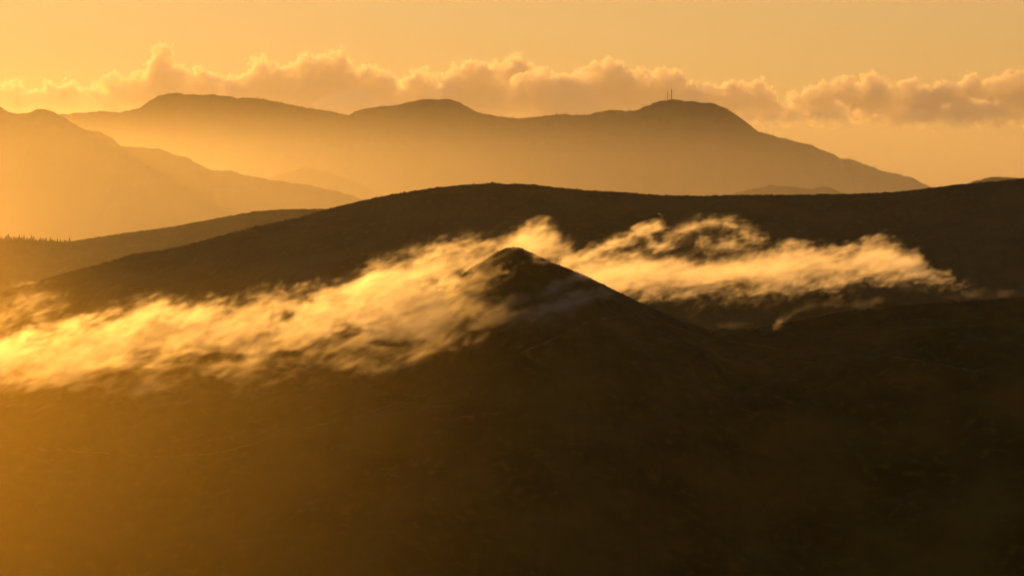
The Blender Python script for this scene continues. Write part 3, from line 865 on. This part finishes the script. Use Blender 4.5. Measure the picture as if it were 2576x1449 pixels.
lat = site(1689, 'lattice_mast', 'thick lattice radio mast, taller of the two on the mountain', 'mast')
Hm, w0, w1 = 48.0, 2.3, 1.1
wd = lambda z: w0 + (w1 - w0) * min(1, z / Hm)
for sx, sy in ((1, 1), (-1, 1), (-1, -1), (1, -1)):
    V, Fc = [], []
    bar(V, Fc, (sx * w0, sy * w0, 0), (sx * w1, sy * w1, Hm), 0.42)
    mesh_obj('leg', V, Fc, MAT_STEEL, lat)
zs = [0]
while zs[-1] < Hm - 1: zs.append(min(Hm, zs[-1] + 4.0))
for k, (za, zb_) in enumerate(zip(zs[:-1], zs[1:])):
    V, Fc = [], []
    a, b = wd(za), wd(zb_)
    for c1, c2 in (((1, 1), (-1, 1)), ((-1, 1), (-1, -1)), ((-1, -1), (1, -1)), ((1, -1), (1, 1))):
        bar(V, Fc, (c1[0] * a, c1[1] * a, za), (c2[0] * b, c2[1] * b, zb_), 0.13)
        bar(V, Fc, (c2[0] * a, c2[1] * a, za), (c1[0] * b, c1[1] * b, zb_), 0.13)
        bar(V, Fc, (c1[0] * b, c1[1] * b, zb_), (c2[0] * b, c2[1] * b, zb_), 0.14)
    mesh_obj('bracing', V, Fc, MAT_STEEL, lat)
for dx_, z_, r_ in ((-0.6, 44.0, 1.3), (0.7, 38.5, 1.2), (-0.8, 31.0, 1.1), (0.8, 25.0, 1.0)):
    V, Fc = [], []
    drum(V, Fc, (dx_, -wd(z_) - 0.5, z_), r_, 0.9)
    mesh_obj('dish_antenna', V, Fc, MAT_STEEL, lat)
V, Fc = [], []
for a in range(4):
    ca, sa = math.cos(a * math.pi / 2 + .5), math.sin(a * math.pi / 2 + .5)
    bar(V, Fc, (ca * 1.5, sa * 1.5, Hm - 1), (ca * 1.5, sa * 1.5, Hm + 2.2), 0.22)
    bar(V, Fc, (0, 0, Hm), (ca * 1.5, sa * 1.5, Hm), 0.15)
mesh_obj('panel_antenna', V, Fc, MAT_STEEL, lat)

pole = site(1679.5, 'guyed_mast', 'slender radio mast with short cross-arms, shorter of the two', 'mast')
V, Fc = [], []
bar(V, Fc, (0, 0, 0), (0, 0, 30), 0.95); bar(V, Fc, (0, 0, 30), (0, 0, 45), 0.75)
mesh_obj('pole', V, Fc, MAT_STEEL, pole)
for z_, l_ in ((43.5, 2.6), (40.5, 2.2)):
    V, Fc = [], []
    bar(V, Fc, (-l_, 0, z_), (l_, 0, z_), 0.25)
    for sx in (-1, 1): bar(V, Fc, (sx * l_, 0, z_ - .8), (sx * l_, 0, z_ + .9), 0.22)
    mesh_obj('cross_arm', V, Fc, MAT_STEEL, pole)
for a in (0.4, 2.5, 4.6):
    V, Fc = [], []
    p_ = (math.cos(a) * 22, math.sin(a) * 22)
    gz = top_z(pole.location.x + p_[0], pole.location.y + p_[1]) - pole.location.z
    bar(V, Fc, (0, 0, 38), (p_[0], p_[1], gz), 0.05)
    mesh_obj('guy_wire', V, Fc, MAT_STEEL, pole)

for px_, h_, lab in ((1694.8, 5.5, 'short aerial pole close beside the lattice mast'), (1698.0, 6.5, 'short aerial pole farther along from the lattice mast')):
    e = site(px_, 'aerial_pole', lab, 'antenna')
    V, Fc = [], []
    bar(V, Fc, (0, 0, 0), (0, 0, h_), 0.3); mesh_obj('pole', V, Fc, MAT_STEEL, e)
    V, Fc = [], []
    bar(V, Fc, (-1.0, 0, h_ - .7), (1.0, 0, h_ - .7), 0.18); mesh_obj('cross_arm', V, Fc, MAT_STEEL, e)

hut = site(1702.5, 'equipment_hut', 'low flat hut on the summit beside the radio masts', 'hut', 12986.0)
def slab(name, x0, x1, y0, y1, z0, z1, mat, parent):
    o_ = box(name, x0, x1, y0, y1, z0, z1, mat); o_.parent = parent; return o_
MAT_WALL = plain_material('rendered_wall', (0.36, 0.31, 0.26), 0.9, 0.2, 0.4)
slab('wall', -7, 7, -3, 3, 0, 3.4, MAT_WALL, hut)
slab('roof', -7.5, 7.5, -3.5, 3.5, 3.4, 3.85, MAT_STEEL, hut)
slab('door', 2.0, 3.4, -3.08, -3.003, 0.1, 2.4, MAT_STEEL, hut)
slab('vent', -4.0, -2.4, -3.08, -3.003, 1.8, 2.5, MAT_STEEL, hut)

# ------------------------------------------------------------------ heather and scrub
def scrub(name, label, zf, spots, mat):
    V, Fc = [], []
    for x_, y_, r_, h_ in spots:
        z_ = float(zf(np.array([x_]), np.array([y_]))[0])
        m = 6
        i = len(V)
        for ring, (rr, zz) in enumerate(((1.0, -0.2), (0.85, 0.55), (0.35, 0.95))):
            for j in range(m):
                a = 2 * math.pi * (j + 0.5 * ring) / m
                k = rr * r_ * random.uniform(0.7, 1.25)
                V.append((x_ + k * math.cos(a), y_ + k * math.sin(a), z_ + zz * h_ * random.uniform(0.8, 1.2)))
        for ring in range(2):
            for j in range(m):
                Fc.append((i + ring * m + j, i + ring * m + (j + 1) % m, i + ring * m + m + (j + 1) % m, i + ring * m + m + j))
        Fc.append(tuple(i + 2 * m + j for j in range(m)))
    o = mesh_obj(name, V, Fc, mat)
    return tag(o, label, 'scrub', kind='stuff')
rs = random.Random(5)
MAT_SCRUB = plain_material('scrub_leaf', (0.05, 0.045, 0.018), 0.95, 0.5, 0.3)
sp = []
for k in range(900):
    x_ = rs.uniform(-80, 380)
    sp.append((x_, 2000 + rs.gauss(2, 4), rs.uniform(.5, 1.1), rs.uniform(.2, .6)))
scrub('heather', 'low heather along the crest of the near hillside', fg_height, sp, MAT_SCRUB)
sp = []
for k in range(1500):
    x_ = rs.uniform(-720, 760)
    sp.append((x_, 4000 + rs.gauss(3, 7), rs.uniform(.8, 2.2), rs.choice((.4, .5, .7, .9, 1.3))))
scrub('scrub', 'low scrub along the top of the long dark ridge', mid_z, sp, MAT_SCRUB)
